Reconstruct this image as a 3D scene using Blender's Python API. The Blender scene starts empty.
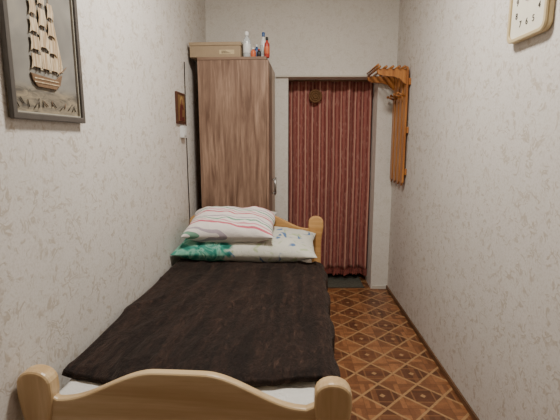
import bpy, bmesh, math, random
from mathutils import Vector, Matrix, noise
random.seed(3)
S=bpy.context.scene
COL=S.collection

# ---------------- materials ----------------
def lin(c):
    return tuple(((v/255)/12.92 if v/255<=.04045 else ((v/255+.055)/1.055)**2.4) for v in c)+(1,)
class NT:
    def __init__(s,name,rough=.6,spec=.3):
        s.m=bpy.data.materials.new(name); s.m.use_nodes=True
        s.t=s.m.node_tree; s.b=s.t.nodes['Principled BSDF']
        s.b.inputs['Roughness'].default_value=rough
        s.b.inputs['Specular IOR Level'].default_value=spec
        s.tc=s.t.nodes.new('ShaderNodeTexCoord')
    def n(s,ty,**k):
        nd=s.t.nodes.new(ty)
        for a,v in k.items(): setattr(nd,a,v)
        return nd
    def l(s,a,b): s.t.links.new(a,b)
    def val(s,x,sock):
        if isinstance(x,(int,float)): sock.default_value=x
        else: s.l(x,sock)
    def math(s,op,a,b=0.0,c=0.0):
        nd=s.n('ShaderNodeMath',operation=op)
        s.val(a,nd.inputs[0]); s.val(b,nd.inputs[1]); s.val(c,nd.inputs[2])
        return nd.outputs[0]
    def map(s,scale=(1,1,1),rot=(0,0,0),loc=(0,0,0)):
        nd=s.n('ShaderNodeMapping'); s.l(s.tc.outputs['Object'],nd.inputs[0])
        nd.inputs['Scale'].default_value=scale; nd.inputs['Rotation'].default_value=rot; nd.inputs['Location'].default_value=loc
        return nd.outputs[0]
    def noise(s,scale,detail=3,rough=.5,dist=0,vec=None):
        nd=s.n('ShaderNodeTexNoise'); nd.inputs['Scale'].default_value=scale
        nd.inputs['Detail'].default_value=detail; nd.inputs['Roughness'].default_value=rough; nd.inputs['Distortion'].default_value=dist
        s.l(vec if vec is not None else s.tc.outputs['Object'],nd.inputs['Vector']); return nd.outputs[0]
    def xyz(s,vec=None):
        nd=s.n('ShaderNodeSeparateXYZ'); s.l(vec if vec is not None else s.tc.outputs['Object'],nd.inputs[0]); return nd.outputs
    def ss(s,x,a,b,lo=0.,hi=1.):
        nd=s.n('ShaderNodeMapRange',interpolation_type='SMOOTHSTEP'); s.l(x,nd.inputs[0])
        nd.inputs[1].default_value=a; nd.inputs[2].default_value=b; nd.inputs[3].default_value=lo; nd.inputs[4].default_value=hi
        return nd.outputs[0]
    def ramp(s,x,stops,const=False):
        nd=s.n('ShaderNodeValToRGB'); s.l(x,nd.inputs[0]); e=nd.color_ramp.elements
        if const: nd.color_ramp.interpolation='CONSTANT'
        while len(e)<len(stops): e.new(.5)
        for i,(p,c) in enumerate(stops): e[i].position=p; e[i].color=lin(c)
        return nd.outputs[0]
    def mix(s,f,a,b,mode='MIX'):
        nd=s.n('ShaderNodeMix',data_type='RGBA',blend_type=mode)
        s.val(f,nd.inputs[0])
        for v,i in ((a,6),(b,7)):
            if isinstance(v,tuple): nd.inputs[i].default_value=lin(v)
            else: s.l(v,nd.inputs[i])
        return nd.outputs[2]
    def col(s,c):
        if isinstance(c,tuple): s.b.inputs['Base Color'].default_value=lin(c)
        else: s.l(c,s.b.inputs['Base Color'])
    def bump(s,h,st=.3,d=.01):
        nd=s.n('ShaderNodeBump'); nd.inputs['Strength'].default_value=st; nd.inputs['Distance'].default_value=d
        s.l(h,nd.inputs['Height']); s.l(nd.outputs[0],s.b.inputs['Normal'])

def plain(name,c,rough=.6,metal=0,spec=.3,var=.12,vs=30):
    t=NT(name,rough,spec); t.b.inputs['Metallic'].default_value=metal
    dk=tuple(v*(1-var) for v in c)
    t.col(t.mix(t.noise(vs),dk,c)); return t.m

def wallpaper(name,base,dark,amt):
    t=NT(name,.75,.2)
    v=t.map(rot=(.6,.3,.2),scale=(1,1,1))
    n=t.noise(14,2,.5,1.8,v)
    band=t.ss(t.math('ABSOLUTE',t.math('SUBTRACT',n,.5)),.012,.07,1,0)
    mask=t.ss(t.noise(20,2,.5,.5),.45,.60)
    fl=t.math('MULTIPLY',band,mask)
    big=t.noise(3,3)
    c0=t.mix(big,tuple(v*.94 for v in base),base)
    fine=t.noise(110,3,.6)
    c1=t.mix(t.ss(fine,.4,.75,0,.35),c0,dark)
    t.col(t.mix(t.math('MULTIPLY',fl,amt),c1,dark))
    t.bump(t.math('ADD',t.math('MULTIPLY',fl,.5),t.math('MULTIPLY',fine,.4)),.25,.003)
    return t.m
M_wall=wallpaper('wallpaper_cream',(219,214,208),(172,157,138),.60)
M_wallb=wallpaper('wallpaper_back',(228,223,215),(194,184,168),.32)
M_ceil=plain('ceiling_white',(225,222,215),.9)
M_jamb=plain('painted_jamb',(212,206,194),.6,var=.06)

def wood(name,c1,c2,scale=1,axis='z',rough=.45,c3=None):
    t=NT(name,rough,.4)
    sc={'z':(9,9,.7),'x':(.7,9,9),'y':(9,.7,9)}[axis]
    v=t.map(scale=tuple(k*scale for k in sc))
    n=t.noise(3,5,.6,.6,v)
    f=t.noise(14,3,.6,0,v)
    c=t.ramp(n,[(.36,c1),(.5,c3 or tuple((a+b)/2 for a,b in zip(c1,c2))),(.64,c2)])
    t.col(t.mix(t.ss(f,.45,.7,0,.45),c,c1))
    t.bump(f,.08,.002)
    return t.m
M_ward=wood('walnut_laminate',(98,73,58),(152,124,104),1,'z',.5)
M_ward_top=wood('walnut_laminate_edge',(104,80,64),(140,114,94),1,'x',.5)
M_pine=wood('pine_lacquered',(184,154,112),(210,184,144),.6,'x',.35)
M_pinez=wood('pine_lacquered_upright',(186,154,110),(212,184,142),.6,'z',.35)
M_head=wood('pine_headboard',(176,130,76),(208,164,108),.6,'x',.35)
M_rack=wood('varnished_orange_wood',(146,90,44),(188,128,68),1,'z',.3)
M_base=wood('brown_baseboard',(92,66,46),(116,84,58),1,'y',.5)

def floor_mat():
    t=NT('parquet_floor',.40,.4)
    x,y,_=t.xyz(t.map(loc=(.03,0,0)))
    s=.225
    def cell(v):
        a=t.math('DIVIDE',v,s); return t.math('SUBTRACT',t.math('FRACT',a),.5), t.math('FLOOR',a)
    u,iu=cell(x); v,iv=cell(y)
    au=t.math('ABSOLUTE',u); av=t.math('ABSOLUTE',v)
    L1=t.math('ADD',au,av); mx=t.math('MAXIMUM',au,av)
    par=t.math('MODULO',t.math('ABSOLUTE',t.math('ADD',iu,iv)),2.)
    par=t.math('GREATER_THAN',par,.5)
    sc=t.math('ADD',t.math('MULTIPLY',u,par),t.math('MULTIPLY',v,t.math('SUBTRACT',1,par)))
    strip=t.math('FLOOR',t.math('MULTIPLY',sc,8.))
    wn=t.n('ShaderNodeTexWhiteNoise',noise_dimensions='3D')
    cb=t.n('ShaderNodeCombineXYZ'); t.l(iu,cb.inputs[0]); t.l(iv,cb.inputs[1]); t.l(strip,cb.inputs[2]); t.l(cb.outputs[0],wn.inputs[0])
    grain=t.noise(60,3,.6)
    base=t.ramp(wn.outputs[0],[(0,(112,72,46)),(.5,(134,88,56)),(1,(156,106,68))])
    inner=t.ramp(wn.outputs[0],[(0,(84,52,34)),(.5,(100,62,41)),(1,(118,76,48))])
    dia=t.math('LESS_THAN',L1,.5)
    c=t.mix(dia,base,inner)
    l1=t.ss(t.math('ABSOLUTE',t.math('SUBTRACT',L1,.5)),.035,.05,.85,0)
    l2=t.ss(t.math('ABSOLUTE',t.math('SUBTRACT',mx,.25)),.014,.024,.55,0)
    l3=t.ss(L1,.06,.09,.9,0)
    l4=t.ss(mx,.485,.495,0,.35)
    tan=(172,134,92)
    c=t.mix(l4,c,(66,42,28))
    c=t.mix(l2,c,(150,106,68)); c=t.mix(l1,c,tan); c=t.mix(l3,c,tan)
    c=t.mix(t.ss(grain,.45,.7,0,.3),c,(76,48,32))
    t.col(c); t.bump(grain,.05,.001)
    return t.m
M_floor=floor_mat()

# ---------------- mesh helpers ----------------
def obj(name,me,mats,parent=None,smooth=False):
    o=bpy.data.objects.new(name,me); COL.objects.link(o)
    for m in (mats if isinstance(mats,(list,tuple)) else [mats]): me.materials.append(m)
    if smooth:
        for p in me.polygons: p.use_smooth=True
    if parent: o.parent=parent
    return o
def from_bm(name,bm,mats,parent=None,smooth=False):
    bmesh.ops.recalc_face_normals(bm,faces=bm.faces)
    me=bpy.data.meshes.new(name); bm.to_mesh(me); bm.free()
    return obj(name,me,mats,parent,smooth)
def bev(o,w=.004,seg=2):
    m=o.modifiers.new('bevel','BEVEL'); m.width=w; m.segments=seg; m.limit_method='ANGLE'; return o
def box(name,x0,x1,y0,y1,z0,z1,mat,parent=None,b=0):
    bm=bmesh.new(); bmesh.ops.create_cube(bm,size=1)
    for v in bm.verts:
        v.co=Vector((x0 if v.co.x<0 else x1, y0 if v.co.y<0 else y1, z0 if v.co.z<0 else z1))
    o=from_bm(name,bm,mat,parent)
    if b: bev(o,b)
    return o
def extr(name,pts,axis,a,b,mat,parent=None,bw=0,seg=2,smooth=False):
    """pts polygon; axis 'z': (x,y); 'y': (x,z); 'x': (y,z)"""
    bm=bmesh.new()
    def mk(p,h):
        return {'z':(p[0],p[1],h),'y':(p[0],h,p[1]),'x':(h,p[0],p[1])}[axis]
    A=[bm.verts.new(mk(p,a)) for p in pts]; B=[bm.verts.new(mk(p,b)) for p in pts]
    n=len(pts)
    bm.faces.new(A); bm.faces.new(B[::-1])
    for i in range(n): bm.faces.new((A[i],A[(i+1)%n],B[(i+1)%n],B[i]))
    o=from_bm(name,bm,mat,parent)
    if bw: bev(o,bw,seg)
    return o
def empty(name,M):
    e=bpy.data.objects.new(name,None); COL.objects.link(e); e.matrix_world=M; e.empty_display_size=.1; return e
def lathe(name,prof,mat,parent=None,loc=(0,0,0),n=24):
    bm=bmesh.new(); rings=[]
    for r,z in prof:
        rings.append([bm.verts.new((loc[0]+r*math.cos(2*math.pi*i/n),loc[1]+r*math.sin(2*math.pi*i/n),loc[2]+z)) for i in range(n)])
    for a,b in zip(rings,rings[1:]):
        for i in range(n): bm.faces.new((a[i],a[(i+1)%n],b[(i+1)%n],b[i]))
    bm.faces.new(rings[0][::-1]); bm.faces.new(rings[-1])
    return from_bm(name,bm,mat,parent,True)
def cyl(name,p,q,r,mat,parent=None,n=12):
    p=Vector(p);q=Vector(q);d=q-p
    bm=bmesh.new(); bmesh.ops.create_cone(bm,cap_ends=True,segments=n,radius1=r,radius2=r,depth=d.length)
    M=Matrix.Translation((p+q)/2)@d.to_track_quat('Z','Y').to_matrix().to_4x4()
    bmesh.ops.transform(bm,matrix=M,verts=bm.verts)
    return from_bm(name,bm,mat,parent,True)

# ---------------- room ----------------
K=.05
def WX(y): return -.90+K*y
XR=.957; YB=3.84; ZC=2.95; YN=-1.3
OX0,OX1,OZ=.01,.80,1.945   # doorway
YD=4.45
extr('floor',[(-1.2,YN-.1),(XR+.1,YN-.1),(XR+.1,YD+.1),(-1.2,YD+.1)],'z',-.1,0,M_floor)
extr('ceiling',[(-1.2,YN-.1),(XR+.1,YN-.1),(XR+.1,YD+.1),(-1.2,YD+.1)],'z',ZC,ZC+.1,M_ceil)
extr('wall_left',[(WX(YN),YN),(WX(YB),YB),(WX(YB)-.15,YB),(WX(YN)-.15,YN)],'z',0,ZC,M_wall)
box('wall_right',XR,XR+.1,YN,YB,0,ZC,M_wall)
box('wall_near',WX(YN)-.15,XR+.1,YN-.1,YN,0,ZC,M_wall)
bm=bmesh.new()
def addbox(bm,x0,x1,y0,y1,z0,z1):
    r=bmesh.ops.create_cube(bm,size=1)
    for v in r['verts']:
        v.co=Vector((x0 if v.co.x<0 else x1, y0 if v.co.y<0 else y1, z0 if v.co.z<0 else z1))
addbox(bm,-1.0,OX0,YB,YD,0,ZC); addbox(bm,OX1,XR+.1,YB,YD,0,ZC); addbox(bm,OX0,OX1,YB,YD,OZ,ZC)
from_bm('wall_back',bm,M_wallb)
dE=empty('door_1',Matrix.Translation((0,YD-.045,0)))
M_door=plain('door_brown_paint',(84,60,44),.5)
box('leaf',OX0+.05,OX1-.05,0,.04,.005,OZ-.05,M_door,dE,.004)
box('frame_left',OX0+.002,OX0+.05,-.03,.04,0,OZ-.002,M_jamb,dE,.004)
box('frame_right',OX1-.05,OX1-.002,-.03,.04,0,OZ-.002,M_jamb,dE,.004)
box('frame_top',OX0+.05,OX1-.05,-.03,.04,OZ-.05,OZ-.002,M_jamb,dE,.004)
for i,z in enumerate((.25,1.05)):
    box('panel_%d'%i,OX0+.15,OX1-.15,-.008,0,z,z+.65,M_door,dE,.004)
cyl('handle',(OX1-.12,-.05,1.0),(OX1-.2,-.05,1.0),.009,plain('door_handle_metal',(160,155,145),.3,1),dE)
# shallow painted ledge over the doorway, reaching from the wardrobe to the coat rack
box('trim_1',-.10,OX1+.03,YB-.026,YB-.0005,OZ-.004,OZ+.012,M_jamb,None,.003)
box('baseboard_right',XR-.012,XR-.0005,YN,YB-.001,0.0005,.035,M_base,None,.002)
box('baseboard_back',OX1+.012,XR-.014,YB-.012,YB-.0005,0.0005,.035,M_jamb,None,.002)
n=math.sqrt(1+K*K); T=Vector((K/n,1/n,0)); N=Vector((1/n,-K/n,0)); Zv=Vector((0,0,1))
extr('baseboard_left',[(WX(YN)+.0005,YN),(WX(YB)+.0005,YB-.001),(WX(YB)+.012,YB-.001),(WX(YN)+.012,YN)],'z',.0005,.035,M_base)
ROT=Matrix.Rotation(-math.atan(K),4,'Z')

# ---------------- bed ----------------
bed=empty('single_bed',Matrix.Translation((WX(1.15)+.006,1.15,0))@ROT)
t=NT('white_sheet',.9,.1); nn=t.noise(9,4); t.col(t.mix(nn,(190,188,184),(222,220,214))); t.bump(t.noise(14,4,.6,1.),.5,.02); M_sheet=t.m
W=1.02
def post_out(uc,ztop,hw=.056,inner=.040,zb=0):
    pts=[(uc-inner,zb),(uc+inner,zb)]
    neck=ztop-.17
    pts+= [(uc+inner,neck-.05),(uc+inner*1.05,neck),(uc+hw*.92,neck+.06),(uc+hw,ztop-.075)]
    for k in range(1,12):
        a=math.pi*k/12
        pts.append((uc+hw*math.cos(a),ztop-.055+.055*math.sin(a)**.8))
    pts+= [(uc-hw,ztop-.075),(uc-hw*.92,neck+.06),(uc-inner*1.05,neck),(uc-inner,neck-.05)]
    return pts
def sm(x,a,b):
    q=max(0,min(1,(x-a)/(b-a))); return q*q*(3-2*q)
def board(name,y0,y1,zb,zdip,zarch,mat,u0=.09,u1=.93):
    pts=[]
    N_=48
    for i in range(N_+1):
        u=u0+(u1-u0)*i/N_
        c=abs(u-(u0+u1)/2)/((u1-u0)/2)
        z=zarch-(zarch-zdip)*sm(c,.18,.88)+ .012*(1-c*c)
        z+= .02*sm(c,.92,1.0)
        pts.append((u,z))
    pts+= [(u1,zb)]
    for i in range(1,24):
        u=u1-(u1-u0)*i/24; pts.append((u,zb+.03*math.sin(math.pi*i/24)))
    pts.append((u0,zb))
    return extr(name,pts,'y',y0,y1,mat,bed,.009,3)
extr('foot_post_left',post_out(.060,.704),'y',.015,.072,M_pinez,bed,.012,3)
extr('foot_post_right',post_out(W-.046,.700),'y',.015,.072,M_pinez,bed,.012,3)
board('footboard',.028,.060,.24,.606,.696,M_pine)
extr('head_post_left',post_out(.058,.84),'y',1.955,2.0,M_head,bed,.010,3)
extr('head_post_right',post_out(W-.064,.84),'y',1.955,2.0,M_head,bed,.010,3)
board('headboard',1.962,1.992,.28,.745,.84,M_head)
box('side_rail_left',.03,.055,.072,1.955,.24,.38,M_pine,bed,.005)
box('side_rail_right',W-.085,W-.06,.072,1.955,.24,.38,M_pine,bed,.005)
for i in range(9):
    v=.18+i*.2
    box('slat_%d'%i,.056,W-.086,v,v+.07,.275,.295,M_pine,bed,.002)
def soft_box(name,x0,x1,y0,y1,z0,z1,mat,parent,r=.04):
    bm=bmesh.new(); bmesh.ops.create_cube(bm,size=1)
    for v in bm.verts:
        v.co=Vector((x0 if v.co.x<0 else x1, y0 if v.co.y<0 else y1, z0 if v.co.z<0 else z1))
    bmesh.ops.bevel(bm,geom=bm.edges[:],offset=r,segments=4,affect='EDGES',profile=.5)
    return from_bm(name,bm,mat,parent,True)
soft_box('mattress',.058,W-.09,.075,1.95,.297,.545,M_sheet,bed)
def cloth_grid(name,us,vs,fz,mat,parent,thick=.01):
    bm=bmesh.new(); G=[[bm.verts.new(fz(u,v)) for u in us] for v in vs]
    for j in range(len(vs)-1):
        for i in range(len(us)-1): bm.faces.new((G[j][i],G[j][i+1],G[j+1][i+1],G[j+1][i]))
    o=from_bm(name,bm,mat,parent,True)
    s=o.modifiers.new('solid','SOLIDIFY'); s.thickness=thick; s.offset=0
    return o
def lerp(a,b,n): return [a+(b-a)*i/n for i in range(n+1)]
def fsheet(u,v):
    z=.556+.008*noise.noise(Vector((u*7,v*9,1)))+.006*noise.noise(Vector((u*18,v*22,4)))
    return (.062+u*(W-.156),.08+v*.5,z)
cloth_grid('bed_sheet',lerp(0,1,70),lerp(0,1,40),fsheet,M_sheet,bed,.008)

# ---------------- blanket ----------------
t=NT('dark_brown_fur',.8,.2)
fv=t.map(scale=(1,.35,1))
fn=t.noise(55,5,.7,.6,fv); lo=t.noise(7,4,.6,.8,t.map(scale=(1.6,.5,1)))
band=t.noise(5,3,.6,.4,t.map(scale=(3.,.3,1)))
c=t.ramp(fn,[(.3,(19,12,10)),(.55,(40,27,22)),(.75,(76,56,47))])
c=t.mix(t.ss(band,.38,.62,0,.75),c,(14,9,8))  # lengthwise bands paint sheen strokes and fold shading into the fur colour
t.col(c); t.bump(t.math('ADD',t.math('MULTIPLY',fn,.6),t.math('MULTIPLY',lo,1.6)),.9,.02)
t.b.inputs['Sheen Weight'].default_value=.10; t.b.inputs['Sheen Roughness'].default_value=.4
t.b.inputs['Sheen Tint'].default_value=(.75,.55,.45,1)
M_fur=t.m
blk=empty('fur_blanket',bed.matrix_world.copy())
def fbl(s,v):
    wv=.014*noise.noise(Vector((v*3,0,7)))
    flat=.925; r=.035
    top=.588
    mid=math.exp(-((s-.42)/.26)**2)
    vv=.215+v*1.385-.10*mid*(1-v)**3+ .022*noise.noise(Vector((s*5,3,v*1)))*(1 if v<.5 else .5) + (.02*(s/1.2)*(1-v))
    if s<flat: u=.035+s; zz=top
    elif s<flat+r*1.57:
        a=(s-flat)/r; u=.035+flat+r*math.sin(a); zz=top-r*(1-math.cos(a))
    else:
        u=.035+flat+r+.012*math.sin(v*23)+.004; zz=top-r-(s-flat-r*1.57)
    edge=1 if s<flat else .3
    w2=noise.noise(Vector((s*3,v*3,11)))
    ridge=1-abs(noise.noise(Vector((s*6+w2,v*2.2,9))))*2.2
    ridge2=1-abs(noise.noise(Vector((s*9+2*v,v*6-s*2,21))))*2.2
    zz+=edge*(.010*noise.noise(Vector((s*4,v*4,2)))+.010*max(0,ridge)**2+.006*max(0,ridge2)**3+.004*noise.noise(Vector((s*22+4*v,v*9,5)))-.004)
    e=sm(v,0,.03); zz-= (1-e)*.010
    return (u+wv*.5,vv,zz)
cloth_grid('fur_throw',lerp(0,1.24,130),lerp(0,1,160),fbl,M_fur,blk,.022)

# ---------------- pillows ----------------
def pillow(name,w,d,h,mat,M,seed=0,nn=44):
    bm=bmesh.new()
    def P(a,b,s):
        pa=max(0,1-abs(a)**3.2)**.55; pb=max(0,1-abs(b)**3.2)**.55
        x=a*w/2*(1-.05*(1-b*b)*abs(a)**3)*(1); y=b*d/2*(1-.07*(1-a*a)*abs(b)**3)
        z=s*h/2*pa*pb
        k=noise.noise(Vector((x*8,y*8,seed)))*.022+noise.noise(Vector((x*20,y*20,seed+5)))*.011
        z+=k*pa*pb*s
        x+=.012*noise.noise(Vector((y*9,seed,1)))
        return (x,y,z)
    top=[[None]*(nn+1) for _ in range(nn+1)]; bot=[[None]*(nn+1) for _ in range(nn+1)]
    for j in range(nn+1):
        for i in range(nn+1):
            a=-1+2*i/nn; b=-1+2*j/nn
            a=math.sin(a*math.pi/2); b=math.sin(b*math.pi/2)
            v=bm.verts.new(P(a,b,1)); top[j][i]=v
            bot[j][i]=v if (i in(0,nn) or j in (0,nn)) else bm.verts.new(P(a,b,-1))
    for j in range(nn):
        for i in range(nn):
            bm.faces.new((top[j][i],top[j][i+1],top[j+1][i+1],top[j+1][i]))
            bm.faces.new((bot[j][i],bot[j+1][i],bot[j+1][i+1],bot[j][i+1]))
    o=from_bm(name,bm,mat,None,True); o.matrix_world=M; return o
t=NT('printed_pillowcase',.9,.1)
x,y,z=t.xyz()
nz=t.noise(9,3,.6,1.); n2=t.noise(13,2,.5,1.5)
c=t.mix(t.ss(n2,.58,.70),(200,198,186),(168,178,142))
c=t.mix(t.ss(t.noise(11,2,.5,.8,t.map(loc=(3,2,1))),.61,.67),c,(96,122,160))
g=t.ramp(nz,[(.35,(36,98,86)),(.45,(66,142,126)),(.55,(132,184,162)),(.63,(60,130,116)),(.74,(160,198,170))])
left=t.ss(t.math('ADD',x,t.math('MULTIPLY',t.math('SUBTRACT',nz,.5),.3)),-.14,-.08,1,0)
t.col(t.mix(left,c,g)); t.bump(t.noise(18,3,.5,1.),.4,.012)
M_p1=t.m
t=NT('striped_pillowcase',.9,.1)
x,y,z=t.xyz()
wv=t.math('ADD',y,t.math('MULTIPLY',t.noise(5,2),.05))
wv=t.math('ADD',wv,t.math('MULTIPLY',x,.12))
fr=t.math('FRACT',t.math('MULTIPLY',wv,7.))
W0=(224,216,210); PK=(196,104,118); GR=(118,158,136); GY=(172,160,168)
c=t.ramp(fr,[(0,W0),(.10,PK),(.21,W0),(.30,(208,148,156)),(.38,W0),(.52,GR),(.61,W0),(.72,GY),(.80,W0)],True)
t.col(c); t.bump(t.noise(12,3,.5,1.2),.4,.014)
M_p2=t.m
BM=bed.matrix_world
pillow('pillow',.96,.46,.17,M_p1,BM@Matrix.Translation((.478,1.728,.684))@Matrix.Rotation(math.radians(7),4,'X'),1)
pillow('pillow.001',.60,.42,.18,M_p2,BM@Matrix.Translation((.375,1.710,.826))@Matrix.Rotation(math.radians(1),4,'Z')@Matrix.Rotation(math.radians(13),4,'X'),7)

# ---------------- wardrobe ----------------
wr=empty('wardrobe',Matrix.Translation((-.660,3.205,0))@ROT)
D=.505; L=.60; H=1.995
box('side_panel_near',0,D,0,.018,0,H-.02,M_ward,wr,.0015)
box('side_panel_far',0,D,L-.018,L,0,H-.02,M_ward,wr,.0015)
box('back_panel',0,.006,.018,L-.018,.02,H-.02,M_ward,wr)
box('top_panel',0,D+.004,-.004,L,H-.02,H,M_ward_top,wr,.0015)
box('bottom_panel',.006,D,.018,L-.018,.06,.08,M_ward,wr)
box('plinth',D-.03,D-.012,.018,L-.018,0,.06,M_ward,wr)
box('shelf',.006,D-.002,.018,L-.018,1.55,1.568,M_ward,wr)
M_dr=wood('light_door_laminate',(170,146,126),(206,188,168),1,'z',.4)
box('door_near',D+.001,D+.019,.002,L/2-.002,.065,H-.024,M_ward,wr,.0015)
box('door_far',D+.001,D+.019,L/2+.002,L-.002,.065,H-.024,M_dr,wr,.0015)
M_metal=plain('brushed_metal',(190,188,184),.3,1)
for k,yy in enumerate((L/2-.035,L/2+.035)):
    cyl('handle_%d'%k,(D+.045,yy,.95),(D+.045,yy,1.09),.006,M_metal,wr)
    for q,zz in enumerate((.965,1.075)):
        cyl('handle_mount_%d_%d'%(k,q),(D+.019,yy,zz),(D+.045,yy,zz),.004,M_metal,wr)

M_card=plain('cardboard',(158,138,112),.85,var=.1)
M_tape=plain('packing_tape',(196,176,140),.4)
M_ink=plain('printed_ink',(52,46,42),.7)
TOP=H+.001
bx=empty('cardboard_box',Matrix.Translation((-.715,3.215,TOP))@ROT)
box('carton',0,.375,0,.30,0,.080,M_card,bx,.002)
box('lid',-.004,.379,-.004,.304,.0805,.105,M_card,bx,.002)
box('label',.22,.33,-.0015,-.0002,.02,.05,M_tape,bx)
for i in range(4): box('print_%d'%i,.235,.235+.07-.012*i,-.0022,-.0016,.026+i*.005,.028+i*.005,M_ink,bx)
def place(name,x,y): return empty(name,Matrix.Translation((x,y,TOP)))
def gl(name,c,rough=.15):
    t=NT(name,rough,.5); t.col(c); t.b.inputs['Transmission Weight'].default_value=.4; return t.m
M_clear=gl('clear_plastic',(220,224,224)); M_white=plain('white_plastic',(225,225,222),.35)
M_red=plain('red_plastic',(170,60,48),.35); M_blue=plain('blue_plastic',(60,92,140),.35); M_orange=plain('orange_plastic',(200,104,66),.4); M_black=plain('black_plastic',(28,26,26),.4)
def bottle(name,x,y,r,h,mb,mc,band=None):
    e=place(name,x,y)
    lathe('body',[(r*.9,0),(r,.006),(r,h*.62),(r*.85,h*.70),(r*.42,h*.78),(r*.40,h*.84)],mb,e)
    lathe('cap',[(r*.5,h*.84),(r*.52,h*.86),(r*.5,h*.98),(r*.4,h)],mc,e)
    if band: lathe('label',[(r*1.01,h*.18),(r*1.03,h*.19),(r*1.03,h*.52),(r*1.01,h*.53)],band,e)
    return e
bottle('plastic_bottle',-.298,3.25,.030,.185,M_clear,M_white,M_white)
bottle('spray_bottle',-.180,3.33,.023,.20,M_white,M_blue,M_clear)
bottle('lotion_bottle',-.150,3.24,.020,.145,M_red,M_black,M_orange)
bottle('pill_bottle',-.232,3.34,.020,.115,M_blue,M_white)
bottle('medicine_jar',-.250,3.235,.020,.070,M_orange,M_white)
bottle('nail_polish_bottle',-.208,3.228,.015,.06,M_black,M_red)

# ---------------- curtain ----------------
t=NT('striped_curtain_cloth',.85,.15)
x,y,z=t.xyz()
xx=t.math('ADD',x,t.math('MULTIPLY',t.noise(3,2,.5,0,t.map(scale=(1,1,.5))),.02))
f1=t.math('FRACT',t.math('MULTIPLY',xx,15.))
f2=t.math('FRACT',t.math('MULTIPLY',xx,45.))
c=t.ramp(f1,[(0,(148,84,78)),(.3,(172,112,100)),(.42,(114,58,56)),(.6,(156,92,84)),(.8,(200,156,136)),(.9,(130,70,66))])
c=t.mix(t.ss(f2,.6,.8,0,.35),c,(98,50,50))
c=t.mix(t.ss(t.noise(70,2,.5,0,t.map(scale=(1,1,.3))),.5,.7,0,.35),c,(194,152,138))
t.col(c); t.bump(t.noise(200,2),.15,.002)
t.b.inputs['Sheen Weight'].default_value=.1
M_cur=t.m
cu=empty('door_curtain',Matrix.Translation((0,4.04,0)))
def fcur(u,v):
    X=.018+u*(.772); Z=.135+v*(1.932-.135)
    am=.012+.016*(1-v)
    Y=am*math.sin(u*50+1.5*noise.noise(Vector((u*4,v*1.5,0))))+.010*math.sin(u*23+1)+.02*noise.noise(Vector((u*5,v*2,5)))*(1-v)
    X+=.006*noise.noise(Vector((u*6,v*3,8)))*(1-v)
    Z+=(1-v)**6*.012*noise.noise(Vector((u*14,0,2)))
    return (X,Y,Z)
cloth_grid('drape',lerp(0,1,220),lerp(0,1,40),fcur,M_cur,cu,.003)
cyl('rod',(.0115,0,1.936),(.7985,0,1.936),.007,plain('rod_dark',(150,116,92),.4),cu)
bm=bmesh.new()
for i in range(110):
    u=i/109; p=Vector(fcur(u,0)); l=.05+.02*random.random(); w=.0016
    q=p+Vector((random.uniform(-.004,.004),random.uniform(-.004,.004),-l))
    vs=[]
    for c_,ww in ((p+Vector((0,0,.01)),w),(q,w*1.5)):
        vs.append([bm.verts.new(c_+Vector((a*ww,b*ww,0))) for a,b in ((-1,-1),(1,-1),(1,1),(-1,1))])
    for k in range(4): bm.faces.new((vs[0][k],vs[0][(k+1)%4],vs[1][(k+1)%4],vs[1][k]))
    bm.faces.new(vs[1])
from_bm('fringe',bm,plain('fringe_red',(164,92,82),.8),cu)
orn=empty('straw_ornament',Matrix.Translation((.26,3.990,1.795)))
M_straw=plain('straw_brown',(126,90,56),.7,var=.3,vs=90)
for r,q in ((.052,.010),(.034,.009),(.014,.012)):
    bm=bmesh.new(); 
    n1,n2_=28,8; R=[]
    for i in range(n1):
        a=2*math.pi*i/n1; R.append([])
        for j in range(n2_):
            b=2*math.pi*j/n2_; rr=r+q*math.cos(b); R[-1].append(bm.verts.new((rr*math.cos(a),q*math.sin(b),rr*math.sin(a))))
    for i in range(n1):
        for j in range(n2_): bm.faces.new((R[i][j],R[(i+1)%n1][j],R[(i+1)%n1][(j+1)%n2_],R[i][(j+1)%n2_]))
    from_bm('ring_%d'%int(r*1000),bm,M_straw,orn,True)
for i in range(6):
    a=math.pi*i/6; cyl('spoke_%d'%i,(-.05*math.cos(a),0,-.05*math.sin(a)),(.05*math.cos(a),0,.05*math.sin(a)),.004,M_straw,orn,6)
cyl('string',(0,0,.055),(0,0,.149),.0015,M_straw,orn,6)

t=NT('door_mat_fabric',.95,.05); t.col(t.mix(t.noise(60,3),(62,62,56),(110,108,98))); t.bump(t.noise(200),.5,.005)
mt=empty('door_mat',Matrix.Translation((0,0,0)))
box('pile',.29,.74,3.86,4.28,.001,.013,t.m,mt,.004)
box('binding_front',.285,.745,3.848,3.859,.001,.010,plain('mat_binding',(84,76,66),.9),mt,.002)

# ---------------- coat rack ----------------
rk=empty('wooden_coat_rack',Matrix.Translation((XR-.001,3.38,0)))
RL=.42
ys=[.0,.112,.224,.336]
for i,yy in enumerate(ys):
    w=.072
    pts=[(yy,1.06)]
    pts+=[(yy+w*.25,1.045),(yy+w*.5,1.03),(yy+w*.75,1.045),(yy+w,1.06),(yy+w,1.93),(yy+w*.8,1.955),(yy+w*.5,1.965),(yy+w*.2,1.955),(yy,1.93)]
    extr('slat_%d'%i,pts,'x',-.034,-.018,M_rack,rk,.003)
for i,zz in enumerate((1.12,1.45,1.82)):
    box('batten_%d'%i,-.017,0,-.005,RL-.002,zz,zz+.05,M_rack,rk,.003)
for i,yy in enumerate((0.0,RL-.03)):
    pts=[(-.035,1.82),(-.055,1.835),(-.085,1.865),(-.13,1.88),(-.22,1.888),(-.255,1.90),(-.265,1.925),(-.25,1.94),(-.035,1.94)]
    extr('bracket_%d'%i,pts,'y',yy+.0,yy+.022,M_rack,rk,.003)
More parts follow.
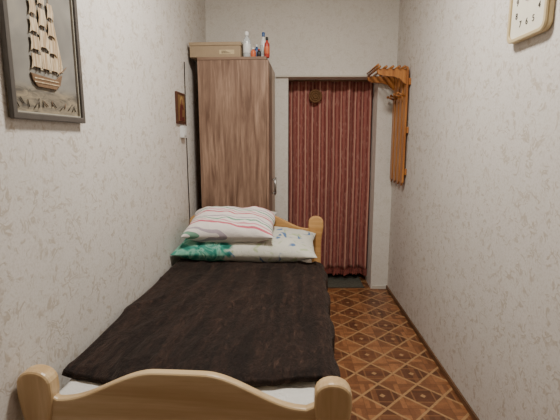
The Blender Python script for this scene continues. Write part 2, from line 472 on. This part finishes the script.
for i,xx in enumerate((-.25,-.20,-.15,-.10,-.06)):
    cyl('shelf_rail_%d'%i,(xx,-.03,1.950),(xx,RL+.005,1.950),.010,M_rack,rk)
cyl('front_rail',(-.262,-.03,1.965),(-.262,RL+.005,1.965),.008,M_rack,rk)
for i,yy in enumerate(ys):
    cyl('peg_%d'%i,(-.034,yy+.036,1.74),(-.085,yy+.036,1.76),.008,M_rack,rk)
    bm=bmesh.new(); bmesh.ops.create_uvsphere(bm,u_segments=12,v_segments=8,radius=.012)
    bmesh.ops.translate(bm,vec=(-.087,yy+.036,1.761),verts=bm.verts); from_bm('peg_knob_%d'%i,bm,M_rack,rk,True)

# ---------------- clock ----------------
def frameM(loc,xd,yd,zd):
    return Matrix(((xd.x,yd.x,zd.x,loc[0]),(xd.y,yd.y,zd.y,loc[1]),(xd.z,yd.z,zd.z,loc[2]),(0,0,0,1)))
ck=empty('wall_clock',frameM((XR-.001,1.750,1.943),Vector((0,-1,0)),Vector((0,0,1)),Vector((-1,0,0))))
M_gold=plain('brass_gold',(210,190,148),.4,.2,var=.06); M_face=plain('clock_face_cream',(226,220,202),.5,var=.04)
def rrect(w,h,r,n=7):
    pts=[]
    for cx,cy,a0 in ((w-r,h-r,0),(-w+r,h-r,90),(-w+r,-h+r,180),(w-r,-h+r,270)):
        for k in range(n+1):
            a=math.radians(a0+90*k/n); pts.append((cx+r*math.cos(a),cy+r*math.sin(a)))
    return pts
extr('case',rrect(.135,.150,.035),'z',0,.022,M_gold,ck,.004)
def ring(name,o,i,z0,z1,mat,parent,bw=.003):
    bm=bmesh.new(); n=len(o)
    V=[[bm.verts.new((p[0],p[1],z)) for p in P] for P,z in ((o,z0),(o,z1),(i,z1),(i,z0))]
    for a in range(4):
        A=V[a];B=V[(a+1)%4]
        for k in range(n): bm.faces.new((A[k],A[(k+1)%n],B[(k+1)%n],B[k]))
    ob=from_bm(name,bm,mat,parent); bev(ob,bw); return ob
ring('rim',rrect(.135,.150,.035),rrect(.120,.135,.026),.0222,.032,M_gold,ck)
extr('face',rrect(.119,.134,.025),'z',.0222,.024,M_face,ck)
for h in range(1,13):
    a=math.radians(90-30*h)
    cx=.080*math.cos(a); cy=.090*math.sin(a)
    k=1.0/max(abs(math.cos(a)),abs(math.sin(a))); k=min(k,1.18); cx*=k*.98; cy*=k*.98
    cu_=bpy.data.curves.new('n','FONT'); cu_.body=str(h); cu_.size=.034; cu_.align_x='CENTER'; cu_.align_y='CENTER'; cu_.extrude=.0006
    tmp=bpy.data.objects.new('tmp',cu_); COL.objects.link(tmp)
    bpy.context.view_layer.update()
    me=bpy.data.meshes.new_from_object(tmp); bpy.data.objects.remove(tmp)
    me.transform(Matrix.Translation((cx,cy,.025)))
    me.materials.clear()
    obj('numeral_%d'%h,me,M_ink,ck)
def hand(name,ang,l,w,z):
    a=math.radians(90-ang); d=Vector((math.cos(a),math.sin(a))); p=Vector((-d.y,d.x))
    pts=[tuple(-d*.015+p*w),tuple(-d*.015-p*w),tuple(d*l-p*w*.3),tuple(d*l+p*w*.3)]
    extr(name,pts,'z',z,z+.001,M_ink,ck)
hand('hour_hand',305,.05,.0035,.026); hand('minute_hand',60,.078,.0025,.0275)
lathe('hub',[(.006,.0255),(.006,.030),(.003,.031)],M_gold,ck)

# ---------------- pictures on left wall ----------------
def onleft(y,z,off=.0008):
    p=Vector((WX(y),y,z))+N*off
    return frameM(p,T,Zv,N)
pic=empty('ship_picture',onleft(1.475,1.738))
pw,ph=.205,.275
M_fr=plain('picture_frame_dark',(92,87,82),.4,var=.15); M_fr2=plain('picture_frame_bead',(176,170,156),.4)
t=NT('picture_backdrop',.8,.1)
x,y,z=t.xyz()
c=t.ramp(t.noise(6,3,.5,.5),[(.3,(116,113,108)),(.6,(138,134,126)),(.8,(154,147,134))])
sea=t.ss(y,-.19,-.15,1,0)
seac=t.ramp(t.noise(14,4,.6,1.,t.map(scale=(1,3,1))),[(.35,(92,87,80)),(.5,(128,119,104)),(.65,(152,139,116))])
t.col(t.mix(sea,c,seac)); M_bg=t.m
def rect(w,h): return [(w,h),(-w,h),(-w,-h),(w,-h)]
extr('back_board',rect(pw-.004,ph-.004),'z',0,.006,M_bg,pic)
ring('frame',rect(pw,ph),rect(pw-.020,ph-.020),.0065,.022,M_fr,pic,.003)
ring('inner_bead',rect(pw-.0205,ph-.0205),rect(pw-.025,ph-.025),.0065,.014,M_fr2,pic,.001)
t=NT('straw_sail',.6,.3); x,y,z=t.xyz()
t.col(t.mix(t.ss(t.noise(10,3,.5,0,t.map(scale=(12,1,1))),.4,.65),(170,144,112),(214,198,168))); M_sail=t.m
M_hull=plain('straw_hull',(134,106,80),.6,var=.3,vs=60); M_sea=plain('applique_weed',(92,84,74),.8)
ox,oy=-.012,-.025
hull=[(-.065,-.105),(-.072,-.085),(-.06,-.086),(.05,-.090),(.07,-.078),(.085,-.072),(.07,-.105),(.045,-.120),(-.045,-.120)]
SC=1.12
def sx(p): return (p[0]*SC+ox,p[1]*SC*1.05+oy)
extr('hull',[sx(p) for p in hull],'z',.007,.013,M_hull,pic,.0015)
for i in range(2):
    extr('hull_plank_%d'%i,[sx(p) for p in ((-.06,-.096-.010*i),(.06,-.095-.010*i),(.06,-.098-.010*i),(-.06,-.099-.010*i))],'z',.0132,.0145,M_sail,pic)
for i,(mx_,hh) in enumerate(((-.042,.18),(.0,.225),(.042,.19))):
    a=sx((mx_,-.08)); b=sx((mx_,-.08+hh+.03))
    cyl('mast_%d'%i,(*a,.010),(*b,.010),.0016,M_hull,pic,6)
    z0=-.074; lv=4
    for k in range(lv):
        wb=.026*(1-.13*k); hgt=hh/lv*.92; zb=z0+k*hh/lv*1.05
        pts=[(mx_-wb,zb),(mx_-wb*.5,zb+.007),(mx_+wb*.5,zb+.007),(mx_+wb,zb),(mx_+wb*.92+.004,zb+hgt*.5),(mx_+wb*.82,zb+hgt),(mx_-wb*.82,zb+hgt),(mx_-wb*.9+.004,zb+hgt*.5)]
        extr('sail_%d_%d'%(i,k),[sx(p) for p in pts],'z',.0115,.0135,M_sail,pic,.0006)
for i in range(3):
    extr('jib_%d'%i,[sx(p) for p in ((.055+.010*i,-.068+.01*i),(.098-.004*i,-.062+.012*i),(.050,.05+.03*i))],'z',.008+.001*i,.0095+.001*i,M_sail,pic)
a=sx((.065,-.075)); b=sx((.115,-.045))
cyl('bowsprit',(*a,.010),(*b,.010),.0015,M_hull,pic,6)
for i in range(14):
    a=-.16+.32*i/13; l=random.uniform(.005,.02)
    cyl('weed_%d'%i,(a,-.232+random.uniform(-.008,.008),.009),(a+random.uniform(-.03,.03),-.222+l,.009),.0016,random.choice([M_sea,M_hull,M_sea]),pic,5)

ic=empty('religious_icon',onleft(2.99,1.615))
extr('board',rect(.095,.107),'z',0,.014,plain('icon_wood',(88,52,36),.5,var=.3),ic,.003)
M_ig=plain('icon_gold',(146,112,70),.4,.2,var=.3,vs=60)
extr('panel',rect(.075,.088),'z',.0142,.016,M_ig,ic)
M_robe=plain('icon_robe',(92,36,32),.6); M_skin=plain('icon_skin',(142,100,72),.6)
extr('robe',[(-.055,-.085),(.055,-.085),(.05,-.02),(.03,.02),(.02,.055),(-.02,.055),(-.03,.02),(-.05,-.02)],'z',.0162,.018,M_robe,ic,.0005)
extr('halo',[(.036*math.cos(a/12*math.pi),.045+.036*math.sin(a/12*math.pi)) for a in range(24)],'z',.0162,.0170,plain('icon_halo',(190,156,96),.4,.3),ic)
extr('head',[(.016*math.cos(a/8*math.pi),.043+.022*math.sin(a/8*math.pi)) for a in range(16)],'z',.0182,.020,M_skin,ic)
extr('child',[(.0,-.06),(.038,-.055),(.036,-.012),(.012,-.005)],'z',.0182,.0195,M_ig,ic)
sw=empty('wall_switch',onleft(3.02,1.455))
extr('plate',rrect(.042,.042,.006,3),'z',0,.026,M_white,sw,.002)
extr('rocker',rrect(.022,.026,.003,3),'z',.0262,.032,M_white,sw,.001)
cb=bpy.data.curves.new('power_cable','CURVE'); cb.dimensions='3D'; cb.bevel_depth=.003
sp=cb.splines.new('POLY'); pp=[onleft(3.13,1.95,.006).translation,onleft(3.12,1.5,.006).translation,onleft(3.12,1.1,.006).translation,onleft(3.14,.5,.006).translation]
sp.points.add(len(pp)-1)
for q,p in zip(sp.points,pp): q.co=(*p,1)
co=bpy.data.objects.new('power_cable',cb); COL.objects.link(co); cb.materials.append(M_black)

# ---------------- lighting ----------------
lp=empty('ceiling_lamp',Matrix.Translation((.05,1.8,ZC)))
t=NT('lamp_glass',.4); t.col((240,236,225)); t.b.inputs['Emission Color'].default_value=(1,.94,.84,1); t.b.inputs['Emission Strength'].default_value=5; M_lg=t.m
lathe('base',[(.15,-.03),(.16,-.02),(.16,-.001)],M_white,lp)
lathe('shade',[(.02,-.115),(.08,-.105),(.125,-.075),(.14,-.04),(.14,-.031)],M_lg,lp)
ld=bpy.data.lights.new('ceiling_bulb','AREA'); ld.shape='DISK'; ld.size=.35; ld.energy=58; ld.color=(1,.95,.87)
lo=bpy.data.objects.new('ceiling_bulb',ld); COL.objects.link(lo); lo.location=(.05,1.8,ZC-.14)
ld.spread=math.radians(180)
w=bpy.data.worlds.new('World'); S.world=w; w.use_nodes=True
w.node_tree.nodes['Background'].inputs[0].default_value=(.8,.75,.7,1); w.node_tree.nodes['Background'].inputs[1].default_value=.1

# ---------------- camera ----------------
cd=bpy.data.cameras.new('Camera'); cam=bpy.data.objects.new('Camera',cd); COL.objects.link(cam); S.camera=cam
cd.sensor_width=36; cd.sensor_fit='HORIZONTAL'; cd.lens=36*420/560; cd.clip_start=.02
cam.location=(0,0,1.4)
cam.rotation_euler=(math.radians(90-9.5),0,math.radians(.95))
